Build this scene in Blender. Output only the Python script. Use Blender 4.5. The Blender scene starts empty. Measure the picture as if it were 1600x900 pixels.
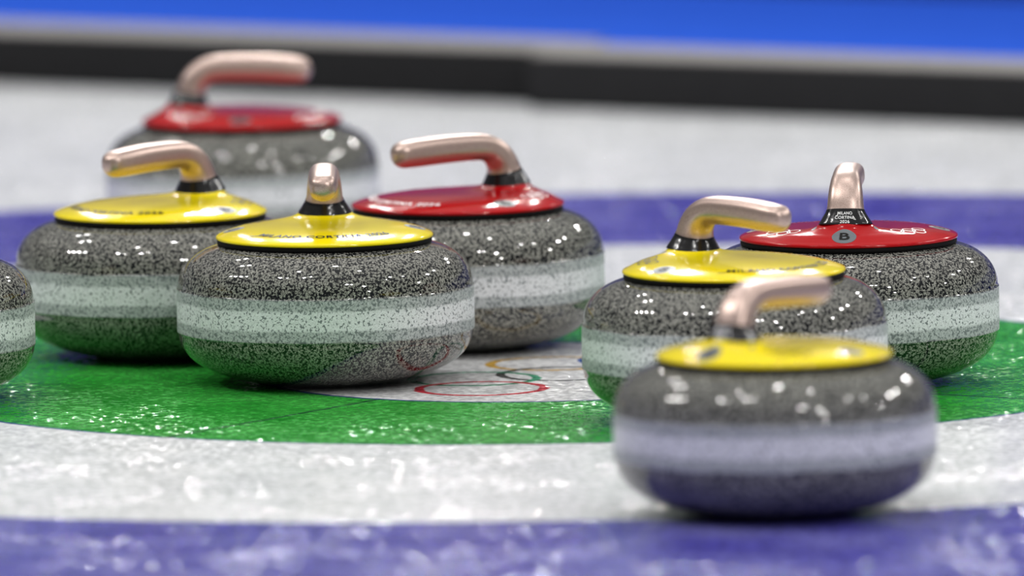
import bpy, bmesh, math, random
from mathutils import Vector, Matrix
from mathutils.bvhtree import BVHTree

random.seed(7)
sc = bpy.context.scene
COL = sc.collection
PI = math.pi

# ------------------------------------------------------------------ camera
CAM_H, PITCH, ROLL = 1.5186, 0.1017, -0.0155
F_PX = 22517.6
fw = Vector((0, math.cos(PITCH), -math.sin(PITCH)))
rt = Vector((1, 0, 0))
up = rt.cross(fw)
rt2 = math.cos(ROLL) * rt + math.sin(ROLL) * up
up2 = -math.sin(ROLL) * rt + math.cos(ROLL) * up
cd = bpy.data.cameras.new('camera')
cam = bpy.data.objects.new('camera', cd)
COL.objects.link(cam)
cam.matrix_world = Matrix.Translation((0, 0, CAM_H)) @ Matrix((rt2, up2, -fw)).transposed().to_4x4()
cd.sensor_fit = 'HORIZONTAL'
cd.sensor_width = 36.0
cd.lens = 36.0 * F_PX / 1600.0
cd.clip_start, cd.clip_end = 0.1, 400
cd.dof.use_dof = True
cd.dof.focus_distance = 13.91
cd.dof.aperture_fstop = 3.7
cd.dof.aperture_blades = 9
sc.camera = cam

# ------------------------------------------------------------------ world
w = bpy.data.worlds.new('arena_ambience')
sc.world = w
w.use_nodes = True
nt = w.node_tree
nt.nodes.clear()
tc = nt.nodes.new('ShaderNodeTexCoord')
sx = nt.nodes.new('ShaderNodeSeparateXYZ')
nt.links.new(tc.outputs['Generated'], sx.inputs[0])
rp = nt.nodes.new('ShaderNodeValToRGB')
rp.color_ramp.elements[0].position = 0.0
rp.color_ramp.elements[0].color = (.14, .145, .16, 1)
rp.color_ramp.elements[1].position = 1.0
rp.color_ramp.elements[1].color = (.55, .55, .55, 1)
for p_, c_ in ((.12, (.13, .135, .15)), (.35, (.10, .10, .105)), (.75, (.45, .45, .45))):
    e = rp.color_ramp.elements.new(p_)
    e.color = (*c_, 1)
nt.links.new(sx.outputs['Z'], rp.inputs[0])
bg = nt.nodes.new('ShaderNodeBackground')
bg.inputs['Strength'].default_value = 1.0
wo = nt.nodes.new('ShaderNodeOutputWorld')
nt.links.new(rp.outputs[0], bg.inputs[0])
nt.links.new(bg.outputs[0], wo.inputs[0])

# ------------------------------------------------------------------ arena spot lamps (under the roof)
LAMP_RADIANCE = 270.0
LAMPS = [(-13.4, 16.1, .8), (-12.4, 15.1, 1), (-11.4, 14.2, 1), (-10.4, 13.3, .8), (-6.0, 9.4, 1.1), (-5.1, 8.9, .5),
         (-2.8, 8.4, 1), (-1.8, 9.2, .6), (4.8, 0.3, 1.1), (5.9, 0.2, .8), (11.2, -3.3, 1.2),
         (9.5, 10.2, .7), (11.5, 12.1, .6), (10.4, 8.0, .4), (28.0, 10.8, .8), (16.0, 18.2, 1.2), (14.4, 21.6, 1),
         (10.0, 34.4, .8), (12.5, 33.0, .5), (-5.1, 25.7, .3), (-4.3, 25.9, .3), (-6.3, 20.3, .8), (-5.4, 20.2, .6),
         (-3.6, 44.0, .25), (3.2, 39.5, .25), (20, -14, .8), (0.5, 16.5, 1.0), (-2.5, 13.0, .8), (3.0, 13.0, .8)]
# smaller floodlights farther down the hall, seen as glitter in the ice
FAR_LAMPS = [(-1.5, 31, 11, 1), (-.95, 33, 11, 1), (-.45, 36, 11, .8), (.05, 33, 11, .9), (.35, 38, 11, .8), (1.15, 32, 11, 1.1), (1.6, 35, 11, .9),
             (-3.2, 34, 11, .7), (3.6, 34, 11, .7)]
SCENE_C = Vector((0, 13.8, 0))
for (lx, ly, lz, s, far) in [(a, b, 11.0, c, 0) for a, b, c in LAMPS] + [(*q, 1) for q in FAR_LAMPS]:
    p = Vector((lx, ly, lz))
    d = (SCENE_C - p)
    ld = bpy.data.lights.new('arena_lamp', 'AREA')
    ld.shape = 'DISK'
    rad = 0.0155 * d.length * s ** .5 if not far else .17 * s ** .5
    ld.size = 2 * rad
    ld.energy = LAMP_RADIANCE * s * (3.0 if far else 1.0) * PI * PI * rad * rad
    ld.color = (1.0, .985, .96)
    lo = bpy.data.objects.new('arena_lamp', ld)
    lo.location = p
    lo.rotation_euler = d.to_track_quat('-Z', 'Y').to_euler()
    COL.objects.link(lo)

sc.view_settings.view_transform = 'Standard'
sc.view_settings.look = 'None'
sc.view_settings.gamma = 1.0
sc.view_settings.use_curve_mapping = False
sc.view_settings.exposure = 0.2

# ------------------------------------------------------------------ helpers
def new_mat(name):
    m = bpy.data.materials.new(name)
    m.use_nodes = True
    n = m.node_tree
    return m, n, n.nodes['Principled BSDF']


def N(nt, kind, **kw):
    n = nt.nodes.new(kind)
    for k, v in kw.items():
        setattr(n, k, v)
    return n


class G:
    """tiny node-graph helper"""
    def __init__(s, nt):
        s.nt = nt

    def m(s, op, a, b=None, c=None, clamp=False):
        n = N(s.nt, 'ShaderNodeMath', operation=op, use_clamp=clamp)
        for i, v in enumerate((a, b, c)):
            if v is None:
                continue
            if isinstance(v, (int, float)):
                n.inputs[i].default_value = v
            else:
                s.nt.links.new(v, n.inputs[i])
        return n.outputs[0]

    def ss(s, v, lo, hi):
        n = N(s.nt, 'ShaderNodeMapRange', interpolation_type='SMOOTHSTEP')
        s.nt.links.new(v, n.inputs['Value'])
        n.inputs['From Min'].default_value = lo
        n.inputs['From Max'].default_value = hi
        return n.outputs[0]

    def lin(s, v, lo, hi, a=0., b=1.):
        n = N(s.nt, 'ShaderNodeMapRange')
        s.nt.links.new(v, n.inputs['Value'])
        for k, x in (('From Min', lo), ('From Max', hi), ('To Min', a), ('To Max', b)):
            n.inputs[k].default_value = x
        return n.outputs[0]

    def mix(s, f, a, b):
        n = N(s.nt, 'ShaderNodeMix', data_type='RGBA')
        for sock, v in ((n.inputs[0], f), (n.inputs[6], a), (n.inputs[7], b)):
            if isinstance(v, (int, float)):
                sock.default_value = v
            elif isinstance(v, tuple):
                sock.default_value = (*v, 1)
            else:
                s.nt.links.new(v, sock)
        return n.outputs[2]

    def noise(s, vec, scale, detail=2., rough=.5):
        n = N(s.nt, 'ShaderNodeTexNoise')
        s.nt.links.new(vec, n.inputs['Vector'])
        n.inputs['Scale'].default_value = scale
        n.inputs['Detail'].default_value = detail
        n.inputs['Roughness'].default_value = rough
        return n.outputs['Fac']


def simple(name, col, rough=.4, metal=0., coat=0., spec=.5):
    m, n, b = new_mat(name)
    b.inputs['Base Color'].default_value = (*col, 1)
    b.inputs['Roughness'].default_value = rough
    b.inputs['Metallic'].default_value = metal
    b.inputs['Coat Weight'].default_value = coat
    b.inputs['Coat Roughness'].default_value = .04
    b.inputs['Specular IOR Level'].default_value = spec
    return m, n, b


def mesh_obj(name, verts, faces, mat, parent=None, smooth=True):
    me = bpy.data.meshes.new(name)
    me.from_pydata(verts, [], faces)
    me.update()
    if smooth:
        me.polygons.foreach_set('use_smooth', [True] * len(me.polygons))
    me.materials.append(mat)
    o = bpy.data.objects.new(name, me)
    COL.objects.link(o)
    if parent:
        o.parent = parent
    return o


def catmull(pts, n):
    """smooth list of tuples"""
    out = []
    P = [pts[0]] + list(pts) + [pts[-1]]
    for i in range(1, len(P) - 2):
        for k in range(n):
            t = k / n
            out.append(tuple(
                .5 * ((2 * b) + (-a + c) * t + (2 * a - 5 * b + 4 * c - d) * t * t + (-a + 3 * b - 3 * c + d) * t ** 3)
                for a, b, c, d in zip(P[i - 1], P[i], P[i + 1], P[i + 2])))
    out.append(tuple(pts[-1]))
    return out


def rings_mesh(rings, close_start=False, close_end=False):
    """rings: list of equal-length vertex lists"""
    n = len(rings[0])
    v = [p for r in rings for p in r]
    f = []
    for i in range(len(rings) - 1):
        for k in range(n):
            a, b = i * n + k, i * n + (k + 1) % n
            f.append((a, b, b + n, a + n))
    if close_start:
        f.append(tuple(range(n))[::-1])
    if close_end:
        f.append(tuple(range((len(rings) - 1) * n, len(rings) * n)))
    return v, f


def lathe(profile, seg=144):
    rings = []
    for r, z in profile:
        r = max(r, 1e-5)
        rings.append([(r * math.cos(2 * PI * k / seg), r * math.sin(2 * PI * k / seg), z) for k in range(seg)])
    return rings_mesh(rings)


# ------------------------------------------------------------------ materials
def granite(name='grey_speckled_granite', warm=0.):
    m, n, b = new_mat(name)
    g = G(n)
    t = N(n, 'ShaderNodeTexCoord')
    oi = N(n, 'ShaderNodeObjectInfo')
    off = N(n, 'ShaderNodeVectorMath', operation='ADD')
    sc_ = N(n, 'ShaderNodeVectorMath', operation='SCALE')
    n.links.new(oi.outputs['Location'], sc_.inputs[0])
    sc_.inputs['Scale'].default_value = 3.1
    n.links.new(t.outputs['Object'], off.inputs[0])
    n.links.new(sc_.outputs[0], off.inputs[1])
    v = off.outputs[0]
    sep = N(n, 'ShaderNodeSeparateXYZ')
    n.links.new(t.outputs['Object'], sep.inputs[0])
    z = sep.outputs['Z']
    # grains
    nf = g.noise(v, 390, 1.6, .6)          # fine dark specks
    nm = g.noise(v, 800, 1.5, .5)           # pale grains
    nl = g.noise(v, 25, 2, .5)              # large cloudiness
    thr = g.lin(nl, .3, .7, -.018, .018)
    dark = g.ss(g.m('ADD', nf, thr), .500, .535)
    pale = g.ss(nm, .40, .62)
    base = g.mix(pale, (.09, .09, .08), (.34, .335, .30))
    base = g.mix(dark, base, (.007, .008, .009))
    # striking band: matt, paler, worn core
    wob = g.m('MULTIPLY', g.m('SUBTRACT', g.noise(v, 14, 2, .5), .5), .006)
    zz = g.m('ABSOLUTE', g.m('ADD', g.m('SUBTRACT', z, .0728), wob))
    band = g.m('SUBTRACT', 1., g.ss(zz, .0190, .0225))
    core = g.m('SUBTRACT', 1., g.ss(zz, .0080, .0115))
    dk2 = g.ss(g.m('ADD', nf, thr), .565, .62)
    bcol = g.mix(g.ss(nm, .35, .65), (.30, .32, .325), (.50, .52, .53))
    bcol = g.mix(g.m('MULTIPLY', g.ss(nf, .52, .575), .80), bcol, (.08, .10, .105))
    ccol = g.mix(g.ss(nm, .3, .7), (.58, .59, .61), (.76, .77, .795))
    ccol = g.mix(g.m('MULTIPLY', dk2, .85), ccol, (.07, .09, .10))
    colr = g.mix(band, base, bcol)
    colr = g.mix(core, colr, ccol)
    n.links.new(colr, b.inputs['Base Color'])
    rgh = g.m('ADD', g.m('MULTIPLY', band, .40), .045)
    n.links.new(rgh, b.inputs['Roughness'])
    b.inputs['IOR'].default_value = 1.55
    b.inputs['Specular IOR Level'].default_value = .5
    return m


M_GRAN = granite()
M_YEL, _, _ = simple('glossy_yellow_plastic', (.86, .69, .003), .13, 0, .1, .42)
M_RED, _, _ = simple('glossy_red_plastic', (.40, .001, .003), .13, 0, .0, .30)
M_BLACK, _, _ = simple('black_rubber', (.005, .005, .005), .6, 0, 0, .08)
M_COLLAR, nn_, bb_ = simple('black_glossy_sleeve', (.006, .006, .007), .16, 0, .0, .45)
g_ = G(nn_)
t_ = N(nn_, 'ShaderNodeTexCoord')
bp_ = N(nn_, 'ShaderNodeBump')
bp_.inputs['Distance'].default_value = .0012
bp_.inputs['Strength'].default_value = .35
nn_.links.new(g_.noise(t_.outputs['Object'], 110, 1.5), bp_.inputs['Height'])
nn_.links.new(bp_.outputs[0], bb_.inputs['Normal'])
M_INKB, _, _ = simple('black_print', (.006, .006, .006), .55, 0, 0, .15)
M_INKW, _, _ = simple('white_print', (.85, .85, .85), .55, 0, 0, .2)
M_GREY, _, _ = simple('grey_badge', (.125, .14, .155), .4, 0, 0, .25)

M_HAND, nn_, bb_ = simple('rose_gold_metallic_paint', (.72, .53, .46), .36, .8, 0.)
g_ = G(nn_)
t_ = N(nn_, 'ShaderNodeTexCoord')
fl = g_.noise(t_.outputs['Object'], 1500, 1.0)
cc = g_.mix(g_.ss(fl, .35, .65), (.42, .305, .265), (.58, .45, .395))
nn_.links.new(cc, bb_.inputs['Base Color'])


def ice_material():
    m, n, b = new_mat('painted_curling_ice')
    g = G(n)
    t = N(n, 'ShaderNodeTexCoord')
    v = t.outputs['Object']                 # object origin = centre of the house
    sep = N(n, 'ShaderNodeSeparateXYZ')
    n.links.new(v, sep.inputs[0])
    x, y = sep.outputs['X'], sep.outputs['Y']
    wv = g.m('MULTIPLY', g.m('SUBTRACT', g.noise(v, 45, 2), .5), .006)
    r = g.m('ADD', g.m('SQRT', g.m('ADD', g.m('MULTIPLY', x, x), g.m('MULTIPLY', y, y))), wv)

    def below(R, s=.004):
        return g.m('SUBTRACT', 1., g.ss(r, R - s, R + s))

    def ringline(R, hw):
        d = g.m('ABSOLUTE', g.m('SUBTRACT', r, R))
        return g.m('SUBTRACT', 1., g.ss(d, hw * .6, hw * 1.4))
    frost = g.noise(v, 9, 6, .62)
    fine = g.noise(v, 160, 3, .6)
    white = g.mix(g.ss(frost, .3, .7), (.64, .655, .68), (.78, .79, .81))
    white = g.mix(g.m('MULTIPLY', g.ss(fine, .35, .75), .35), white, (.84, .85, .865))
    blue = g.mix(g.ss(frost, .32, .72), (.055, .048, .33), (.17, .165, .46))
    green = g.mix(g.ss(g.noise(v, 12, 5, .6), .3, .75), (.020, .27, .028), (.055, .38, .060))
    c = g.mix(below(1.829), white, blue)
    c = g.mix(below(1.251), c, white)
    c = g.mix(ringline(1.251, .0025), c, (.10, .12, .30))
    c = g.mix(below(.632), c, green)
    c = g.mix(ringline(.632, .003), c, (.03, .06, .22))
    # tee line and centre line, only a faint ghost where frosted white covers them
    ph = 0.988
    out_b = g.m('SUBTRACT', 1., below(.27))
    fade = g.lin(below(.632), 0, 1, .20, .85)
    for (a, bb) in ((-math.sin(ph), math.cos(ph)), (math.cos(ph), math.sin(ph))):
        d = g.m('ABSOLUTE', g.m('ADD', g.m('ADD', g.m('MULTIPLY', x, a), g.m('MULTIPLY', y, bb)), wv))
        ln = g.m('SUBTRACT', 1., g.ss(d, .0015, .0040))
        c = g.mix(g.m('MULTIPLY', g.m('MULTIPLY', ln, out_b), fade), c, (.015, .04, .035))
    c = g.mix(below(.27), c, g.mix(g.ss(frost, .3, .7), (.60, .60, .60), (.72, .72, .73)))
    # five linked rings painted in the button
    RR, hw = .066, .0048
    for (cx, cy, colr) in ((.1097, .0992, (.04, .09, .30)), (.0186, .0728, (.55, .33, .06)), (.0292, -.0226, (.05, .05, .05)),
                           (-.0577, -.0569, (.03, .24, .13)), (-.0508, -.1444, (.50, .03, .05))):
        dx, dy = g.m('SUBTRACT', x, cx), g.m('SUBTRACT', y, cy)
        d = g.m('SQRT', g.m('ADD', g.m('MULTIPLY', dx, dx), g.m('MULTIPLY', dy, dy)))
        d = g.m('ABSOLUTE', g.m('ADD', g.m('SUBTRACT', d, RR - hw), wv))
        c = g.mix(g.m('SUBTRACT', 1., g.ss(d, hw * .75, hw * 1.25)), c, colr)
    # a curl of white lettering beside the rings
    for (cx, cy, R) in ((.155, -.135, .055), (.185, -.155, .075)):
        dx, dy = g.m('SUBTRACT', x, cx), g.m('SUBTRACT', y, cy)
        d = g.m('SQRT', g.m('ADD', g.m('MULTIPLY', dx, dx), g.m('MULTIPLY', dy, dy)))
        d = g.m('ABSOLUTE', g.m('SUBTRACT', d, R))
        c = g.mix(g.m('SUBTRACT', 1., g.ss(d, .003, .006)), c, (.92, .92, .93))
    c = g.mix(ringline(.27, .0035), c, (.03, .05, .18))
    n.links.new(c, b.inputs['Base Color'])
    # pebbled, scraped surface
    def slopes(scale, det):
        nz = N(n, 'ShaderNodeTexNoise')
        n.links.new(v, nz.inputs['Vector'])
        nz.inputs['Scale'].default_value = scale
        nz.inputs['Detail'].default_value = det
        q = N(n, 'ShaderNodeVectorMath', operation='SUBTRACT')
        n.links.new(nz.outputs['Color'], q.inputs[0])
        q.inputs[1].default_value = (.5, .5, .5)
        return q.outputs[0]

    def vec(op, a_, b_):
        q = N(n, 'ShaderNodeVectorMath', operation=op)
        for i_, u_ in enumerate((a_, b_)):
            if isinstance(u_, tuple):
                q.inputs[i_].default_value = u_
            elif u_ is not None:
                n.links.new(u_, q.inputs[i_])
        return q.outputs[0]
    amp = g.lin(g.noise(v, 7, 1, .5), .35, .65, .5, .95)
    ampv = N(n, 'ShaderNodeCombineXYZ')
    n.links.new(amp, ampv.inputs[0])
    n.links.new(amp, ampv.inputs[1])
    sl1 = vec('MULTIPLY', slopes(150, 2.), ampv.outputs[0])
    sl2 = vec('MULTIPLY', slopes(30, 1.), (.06, .06, 0))
    nrm_ = vec('NORMALIZE', vec('ADD', vec('ADD', sl1, sl2), (0, 0, 1)), None)
    n.links.new(nrm_, b.inputs['Coat Normal'])
    b.inputs['Specular IOR Level'].default_value = 0.
    b.inputs['Coat Weight'].default_value = .8
    b.inputs['Coat IOR'].default_value = 1.31
    b.inputs['Roughness'].default_value = .8
    rg = g.lin(g.noise(v, 6, 3, .6), .3, .7, .07, .13)
    n.links.new(rg, b.inputs['Coat Roughness'])
    return m


# ------------------------------------------------------------------ ice sheet and arena edge
HC = Vector((.0194, 14.0679, 0))
def struct(o):
    o['kind'] = 'structure'
    return o


S_ = 60
ice = struct(mesh_obj('floor', [(-S_, -S_, 0), (S_, -S_, 0), (S_, S_, 0), (-S_, S_, 0)], [(0, 1, 2, 3)], ice_material(), smooth=False))
ice.location = HC

# black foam bumpers with grey top
bd = Vector((1.2213, -.7162, 0)).normalized()       # direction along the bumper, to the right
bn = Vector((-bd.y, bd.x, 0))                       # away from the camera
B0 = Vector((-.6198, 17.4948, 0))


def bevel_box(name, p0, L, depth, h, mat, parent=None, bev=.006, z0=0.):
    bm = bmesh.new()
    bmesh.ops.create_cube(bm, size=1)
    for v_ in bm.verts:
        v_.co = Vector(((v_.co.x + .5) * L, (v_.co.y + .5) * depth, z0 + (v_.co.z + .5) * h))
    bmesh.ops.bevel(bm, geom=list(bm.edges), offset=bev, segments=3, affect='EDGES', profile=.6)
    me = bpy.data.meshes.new(name)
    bm.to_mesh(me)
    bm.free()
    me.materials.append(mat)
    me.polygons.foreach_set('use_smooth', [True] * len(me.polygons))
    o = bpy.data.objects.new(name, me)
    COL.objects.link(o)
    if parent:
        o.parent = parent
    else:
        o.location = p0
        o.rotation_euler = (0, 0, math.atan2(bd.y, bd.x))
    return o


def foam_mat(name, col):
    m, n, b = simple(name, col, .75, 0, 0, .3)
    g = G(n)
    t = N(n, 'ShaderNodeTexCoord')
    c = g.mix(g.noise(t.outputs['Object'], 30, 4), tuple(k * .75 for k in col), tuple(k * 1.25 for k in col))
    n.links.new(c, b.inputs['Base Color'])
    return m


M_FOAM_A = foam_mat('black_foam', (.006, .006, .007))
M_FOAM_B = foam_mat('charcoal_foam', (.010, .010, .0115))
M_GTOP = foam_mat('grey_carpet_strip', (.20, .19, .18))


def bumper(label, s0, s1, back, mat, h):
    e = bpy.data.objects.new('foam_bumper', None)
    COL.objects.link(e)
    e.location = B0 + bd * s0 + bn * (back - .075)
    e.rotation_euler = (0, 0, math.atan2(bd.y, bd.x))
    e['label'] = label
    e['category'] = 'bumper'
    bevel_box('foam_block', None, s1 - s0, .15, h, mat, e)
    o = bevel_box('top_strip', None, s1 - s0 - .004, .142, .003, M_GTOP, e, .001, h - .0005)
    o.location = (.002, .004, 0)
    return e


JOIN = .815
bumper('black foam bumper along the ice edge, left of the joint, behind the red stone', -3.0, JOIN - .002, 0.0, M_FOAM_A, .062)
bumper('charcoal foam bumper along the ice edge, right of the joint', JOIN + .002, 5.0, -.05, M_FOAM_B, .062)

# blue carpet runner beyond the bumpers, then a dark navy barrier
m_, n_, b_ = simple('blue_carpet_pile', (.03, .15, .9), .9, 0, 0, .15)
g_ = G(n_)
t_ = N(n_, 'ShaderNodeTexCoord')
n_.links.new(g_.mix(g_.noise(t_.outputs['Object'], 25, 5, .7), (.016, .085, .56), (.028, .135, .80)), b_.inputs['Base Color'])
FAR_EDGE = 1.41
car = bevel_box('carpet_runner', B0 + bd * -4.0 + bn * .10, 12.0, FAR_EDGE - .10, .006, m_, None, .002)
car['label'] = 'bright blue carpet runner lying beyond the black foam bumpers'
car['category'] = 'carpet'
wall = bpy.data.objects.new('barrier', None)
COL.objects.link(wall)
wall.location = B0 + bd * -4.0 + bn * (FAR_EDGE + .01)
wall.rotation_euler = (0, 0, math.atan2(bd.y, bd.x))
wall['label'] = 'dark navy barrier at the far edge of the blue carpet'
wall['category'] = 'barrier'
bevel_box('barrier_panel', None, 12.0, .05, .80, simple('navy_panel', (.008, .014, .16), .5)[0], wall, .004)
bevel_box('top_rail', None, 12.0, .07, .04, simple('grey_rail', (.25, .25, .27), .4)[0], wall, .008, .80).location = (0, -.01, 0)

# ------------------------------------------------------------------ curling stone parts
ZC = .0728
up_prof = [(.1455, .0), (.1455, .0120), (.1455, .0200), (.14535, .0212), (.1447, .0228), (.1437, .0290), (.1412, .0370), (.1365, .0448),
           (.1295, .0518), (.1200, .0575), (.1100, .0613), (.1000, .0634), (.0800, .0642), (.0500, .0642), (.0001, .0642)]
lo_prof = [(.1455, .0), (.1455, -.0120), (.1455, -.0200), (.14535, -.0212), (.1447, -.0228), (.1432, -.0300), (.1396, -.0380), (.1340, -.0455), (.1262, -.0520),
           (.1160, -.0578), (.1025, -.0632), (.0860, -.0678), (.0710, -.0712), (.0640, -.0728), (.0585, -.0724),
           (.0500, -.0690), (.0250, -.0670), (.0001, -.0670)]
prof = [(max(a, 1e-4), ZC + b) for a, b in catmull(lo_prof[::-1], 5)[:-1] + catmull(up_prof, 5)]
BODY = lathe(prof, 160)

gask = [(.09, .1362), (.1035, .1362), (.1050, .1368), (.1052, .1385), (.1050, .1408), (.1038, .1414), (.09, .1414)]
GASK = lathe(gask, 128)
TOPZ = .137

# cover plate: rings (centre x, rx, ry, z far side, z neck side) above the granite top
PR = [(0, .1030, .1030, .0041, .0041), (0, .1052, .1052, .0042, .0042), (0, .1061, .1061, .0050, .0050), (0, .1062, .1062, .0060, .0060),
      (.0002, .1052, .1052, .0076, .0075), (.0015, .1005, .1010, .0096, .0091),
      (.0045, .0945, .0955, .0117, .0108), (.0092, .0870, .0885, .0137, .0124), (.0155, .0785, .0810, .0152, .0138),
      (.0225, .0690, .0720, .0163, .0151), (.0325, .0555, .0595, .0172, .0165), (.0420, .0430, .0470, .0177, .0182),
      (.0485, .0340, .0385, .0182, .0198), (.0528, .0277, .0322, .0190, .0216), (.0552, .0237, .0282, .0203, .0238),
      (.0560, .0213, .0261, .0219, .0256)]
SEG = 160
prs = []
for (cx, rx, ry, zl, zr) in catmull(PR, 4):
    ring = []
    for k in range(SEG):
        a = 2 * PI * k / SEG
        ca = math.cos(a)
        w_ = ((1 + ca) / 2) ** 1.2
        ring.append((cx + rx * ca, ry * math.sin(a), TOPZ + zl + (zr - zl) * w_))
    prs.append(ring)
PLATE = rings_mesh(prs)

# sleeve + gooseneck: spine points (x, z, half width in plane, half width across, tilt deg)
SP = [(.0560, .0237, .0211, .0259, 5), (.0550, .0300, .0182, .0218, 8), (.0540, .0365, .0157, .0183, 12), (.0510, .0455, .0143, .0172, 24),
      (.0452, .0532, .0138, .0163, 44), (.0368, .0586, .0135, .0152, 64), (.0265, .0610, .0136, .0143, 80), (.0080, .0616, .0138, .0143, 90),
      (-.0200, .0611, .0141, .0145, 91.5), (-.0450, .0597, .0140, .0144, 93), (-.0600, .0587, .0133, .0137, 94)]


def section(x, z, rp, rl, tilt, seg=72, ex=None):
    a = math.radians(tilt)
    ux, uz = math.cos(a), math.sin(a)       # in-plane axis (outer side of the bend)
    out = []
    for k in range(seg):
        t = 2 * PI * k / seg
        c, s = math.cos(t), math.sin(t)
        e_ = 2.05 + .85 * max(0., min(1., .5 + 1.6 * c))      # flatter along the outer/top face
        q = (abs(c) ** e_ + abs(s) ** e_) ** (-1 / e_)
        cc_, ss_ = c * q, s * q
        out.append((x + ux * rp * cc_, rl * ss_, TOPZ + z + uz * rp * cc_))
    return out


sleeve_sp = catmull(SP, 6)
n_sl = 2 * 6
SLEEVE = rings_mesh([section(p[0], p[1] - .0004 * (i == 0), p[2] + .0003, p[3] + .0003, p[4]) for i, p in enumerate(sleeve_sp[:n_sl + 1])])
hand = [section(*p) for p in sleeve_sp[n_sl - 2:]]
lx, lz, lrp, lrl, lt = sleeve_sp[-1]
for k in range(1, 13):
    t = k / 12 * PI / 2
    s = max(math.cos(t) ** .72, .002)
    hand.append(section(lx - .0150 * math.sin(t), lz - .0010 * math.sin(t), lrp * s, lrl * s, lt))
HANDLE = rings_mesh(hand, close_end=True)


def tmp_bvh(vf):
    return BVHTree.FromPolygons([Vector(p) for p in vf[0]], vf[1])


BV_PLATE = tmp_bvh(PLATE)
BV_SLEEVE = tmp_bvh(SLEEVE)


def text_polys(txt, size, bold=.006, spacing=1.0):
    """font outline -> triangulated flat mesh, centred at x, baseline y=0"""
    cu = bpy.data.curves.new('tmp_text', 'FONT')
    cu.body = txt
    cu.size = 1.0
    cu.align_x = 'CENTER'
    cu.space_character = spacing
    cu.offset = bold
    ob = bpy.data.objects.new('tmp_text', cu)
    COL.objects.link(ob)
    dg = bpy.context.evaluated_depsgraph_get()
    me = bpy.data.meshes.new_from_object(ob.evaluated_get(dg))
    bm = bmesh.new()
    bm.from_mesh(me)
    bmesh.ops.remove_doubles(bm, verts=bm.verts[:], dist=.001)
    bmesh.ops.scale(bm, vec=(size, size, size), verts=bm.verts[:])
    bmesh.ops.triangulate(bm, faces=bm.faces[:])
    for _ in range(3):
        es = [e for e in bm.edges if e.calc_length() > .0011]
        if es:
            bmesh.ops.subdivide_edges(bm, edges=es, cuts=1)
            bmesh.ops.triangulate(bm, faces=bm.faces[:])
    vs = [tuple(v_.co) for v_ in bm.verts]
    fs = [tuple(v_.index for v_ in f.verts) for f in bm.faces]
    bm.free()
    bpy.data.meshes.remove(me)
    bpy.data.objects.remove(ob)
    bpy.data.curves.remove(cu)
    return vs, fs


def ribbon(pts, hw, closed=False):
    """flat stroke"""
    vs, fs = [], []
    n = len(pts)
    for i, (x, y) in enumerate(pts):
        a = pts[(i - 1) % n] if (i > 0 or closed) else pts[i]
        b = pts[(i + 1) % n] if (i < n - 1 or closed) else pts[i]
        tx, ty = b[0] - a[0], b[1] - a[1]
        L = math.hypot(tx, ty) or 1
        vs += [(x - ty / L * hw, y + tx / L * hw, 0), (x + ty / L * hw, y - tx / L * hw, 0)]
    for i in range(n if closed else n - 1):
        j = (i + 1) % n
        fs.append((2 * i, 2 * i + 1, 2 * j + 1, 2 * j))
    return vs, fs


def disc(rx, ry, cx=0, cy=0, rings=6, seg=40):
    vs, fs = [(cx, cy, 0)], []
    for i in range(1, rings + 1):
        for k in range(seg):
            a = 2 * PI * k / seg
            vs.append((cx + rx * i / rings * math.cos(a), cy + ry * i / rings * math.sin(a), 0))
    for k in range(seg):
        fs.append((0, 1 + k, 1 + (k + 1) % seg))
    for i in range(rings - 1):
        for k in range(seg):
            a, b = 1 + i * seg + k, 1 + i * seg + (k + 1) % seg
            fs.append((a, a + seg, b + seg, b))
    return vs, fs


def join(*parts):
    V, F = [], []
    for vs, fs in parts:
        o = len(V)
        V += vs
        F += [tuple(i + o for i in f) for f in fs]
    return V, F


def on_plate(vf, ang, rad, lift):
    """wrap a flat drawing around the plate: x runs around the rim, y towards the centre"""
    out = []
    for (u, v_, _) in vf[0]:
        # slope-corrected placement: distance measured along the surface
        a = ang + u / rad
        r = rad - v_ * .93
        p = Vector((r * math.cos(a), r * math.sin(a), TOPZ + .2))
        h = BV_PLATE.ray_cast(p, Vector((0, 0, -1)))
        z = h[0].z if h[0] else TOPZ + .01
        nrm = h[1] if h[0] else Vector((0, 0, 1))
        if nrm.z < 0:
            nrm = -nrm
        out.append(tuple(Vector((p.x, p.y, z)) + nrm * lift))
    return out, vf[1]


def on_sleeve(vf, zc, lift):
    out = []
    for (u, v_, _) in vf[0]:
        a = u / .0215
        o = Vector((.055, 0, TOPZ + zc + v_))
        d = Vector((math.cos(a), math.sin(a), 0))
        h = BV_SLEEVE.ray_cast(o + d * .1, -d)
        p = h[0] if h[0] else o + d * .022
        out.append(tuple(p + d * lift))
    return out, vf[1]


# wordmark on the plate at the grip end, reading from outside
tx, tf = text_polys('MILANO CORTINA 2026', .0130, .022, 1.12)
xs = [p[0] for p in tx]
W_ = .144 / (max(xs) - min(xs))
word = join(([(p[0] * W_, p[1], 0) for p in tx], tf), ribbon([(-.0720, .0006), (-.0755, -.0020), (-.0800, -.0034)], .0006))
WORD = on_plate(word, PI, .0890, .0006)
# round letter badges: at the neck and on both sides
badge = disc(.0118, .0112)
bl, bf = text_polys('B', .0165, .020)
ys = [p[1] for p in bl]
bl = [(p[0] * 1.15, p[1] - (max(ys) + min(ys)) / 2, 0) for p in bl]
BADGES = [(on_plate(badge, a, r, .0002), on_plate((bl, bf), a, r, .0005)) for a, r in ((0, .0918), (PI / 2, .0885), (-PI / 2, .0885))]


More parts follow.
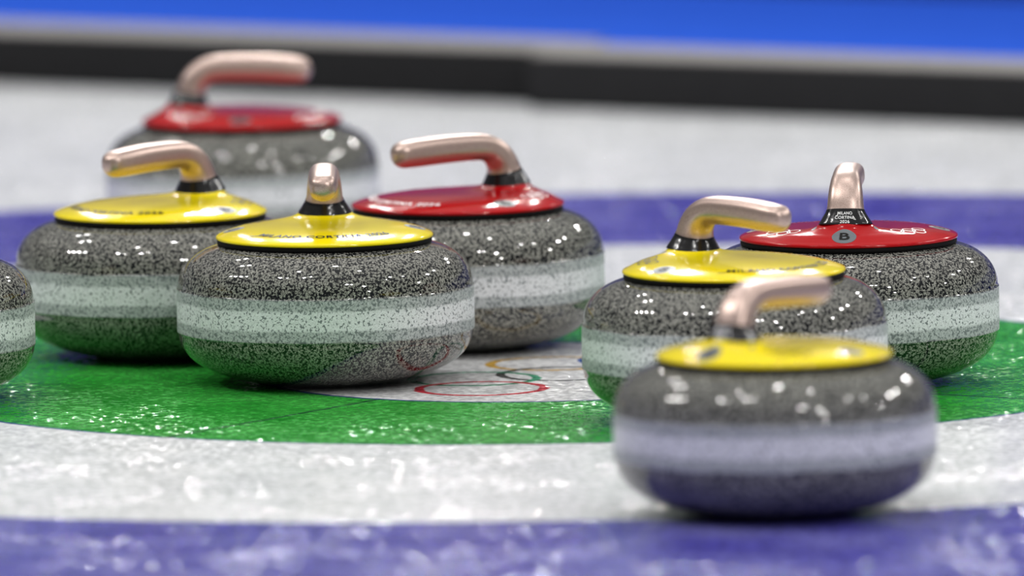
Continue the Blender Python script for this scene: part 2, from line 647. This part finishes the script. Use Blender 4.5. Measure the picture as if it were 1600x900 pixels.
def linked_rings():
    parts = []
    for i, (cx, cy) in enumerate(((-.0092, .0021), (0, .0021), (.0092, .0021), (-.0046, -.0021), (.0046, -.0021))):
        parts.append(ribbon([(cx + .0040 * math.cos(2 * PI * k / 28), cy + .0040 * math.sin(2 * PI * k / 28)) for k in range(28)], .00042, True))
    return join(*parts)


lr = linked_rings()
lr = ([(p[0] * 1.7, p[1] * 1.6, 0) for p in lr[0]], lr[1])
RINGS = [on_plate(lr, a_ * math.radians(50), .0825, .0004) for a_ in (1, -1)]
DOTS = [on_plate(disc(.0022, .0045), a_ * math.radians(24), .0735, .0002) for a_ in (1, -1)]
# sleeve wordmark in three lines
tl = []
for s_, yy in (('MILANO', .0027), ('CORTINA', -.0012), ('2026', -.0051)):
    v3, f3 = text_polys(s_, .0038, .018, 1.1)
    tl.append(([(p[0] * 1.15, p[1] + yy, 0) for p in v3], f3))
tl.append(ribbon([(-.0074, .0026), (-.0085, .0019), (-.0100, .0012)], .00028))
tl.append(ribbon([(.0082, -.0010), (.0094, -.0018), (.0108, -.0021)], .00028))
SL_WORD = on_sleeve(join(*tl), .0315, .0003)

MESH = {}


def me_of(key, vf, mat, smooth=True):
    if key not in MESH:
        me = bpy.data.meshes.new(key)
        me.from_pydata(vf[0], [], vf[1])
        me.update()
        me.polygons.foreach_set('use_smooth', [smooth] * len(me.polygons))
        me.materials.append(mat)
        MESH[key] = me
    return MESH[key]


def part(name, key, vf, mat, parent, label=None):
    o = bpy.data.objects.new(name, me_of(key, vf, mat))
    COL.objects.link(o)
    o.parent = parent
    if label:
        o['label'] = label
    return o


def make_stone(label, x, y, grip_deg, kind, group=None):
    """grip_deg: direction of the grip end, seen from above, from the stone centre; -90 = towards the camera"""
    e = bpy.data.objects.new('curling_stone', None)
    COL.objects.link(e)
    e.location = (x, y, 0)
    e.rotation_euler = (0, 0, math.radians(grip_deg - 180))
    e['label'] = label
    e['category'] = 'curling stone'
    e['group'] = 'curling stones on the painted rings'
    part('granite_body', 'granite_body', BODY, M_GRAN, e)
    part('gasket', 'gasket', GASK, M_BLACK, e)
    pm, ink = (M_YEL, M_INKB) if kind == 'yellow' else (M_RED, M_INKW)
    pl = part('cover_plate', 'cover_plate_' + kind, PLATE, pm, e, kind + ' plastic cover plate')
    part('wordmark', 'wordmark_' + kind, WORD, ink, pl, ('black' if kind == 'yellow' else 'white') + ' lettering around the grip end of the plate')
    for i in (0, 1):
        part('rings_emblem', 'rings_emblem_%s_%d' % (kind, i), RINGS[i], ink, pl)
        part('indicator_light', 'indicator_light_%d' % i, DOTS[i], M_GREY, pl)
    for i, (d_, l_) in enumerate(BADGES):
        bo = part('badge', 'badge_%d' % i, join(d_, ([], [])), M_GREY, pl, 'grey oval badge')
        me = bo.data
        # the letter is printed on the badge: second material in the same mesh
        if len(me.materials) == 1:
            V, F = join(d_, l_)
            me.clear_geometry()
            me.from_pydata(V, [], F)
            me.update()
            me.materials.append(M_INKB)
            nb = len(d_[1])
            me.polygons.foreach_set('material_index', [0 if k < nb else 1 for k in range(len(F))])
            me.polygons.foreach_set('use_smooth', [True] * len(F))
    sl = part('sleeve', 'sleeve', SLEEVE, M_COLLAR, e, 'black sleeve around the neck')
    part('sleeve_wordmark', 'sleeve_wordmark', SL_WORD, M_INKW, sl)
    part('handle', 'handle', HANDLE, M_HAND, e, 'rose gold gooseneck handle')
    return e


make_stone('sharp yellow-topped curling stone left of centre, its handle end pointing straight at the viewer', -.1824, 14.0128, -90, 'yellow')
make_stone('yellow-topped curling stone with handle pointing left, in front of the far red stone', -.3489, 14.2793, -90 - 43, 'yellow')
make_stone('red-topped curling stone in the middle, handle pointing left, behind the sharp yellow stone', -.0527, 14.3166, -90 - 58, 'red')
make_stone('farthest curling stone, blurred, red top with handle pointing right, near the black bumper', -.2850, 15.2905, 0, 'red')
make_stone('yellow-topped curling stone right of centre, partly hidden by the blurred front stone', .2109, 13.6178, -90 + 41, 'yellow')
make_stone('red-topped curling stone with white neck lettering and round B badge facing the viewer', .3275, 13.9258, 86, 'red')
make_stone('nearest curling stone, blurred, yellow top with handle pointing right, standing on the front blue ring', .2341, 12.8618, 50, 'yellow')
make_stone('grey granite curling stone cut off by the left edge of the picture', -.6087, 13.9084, -150, 'yellow')
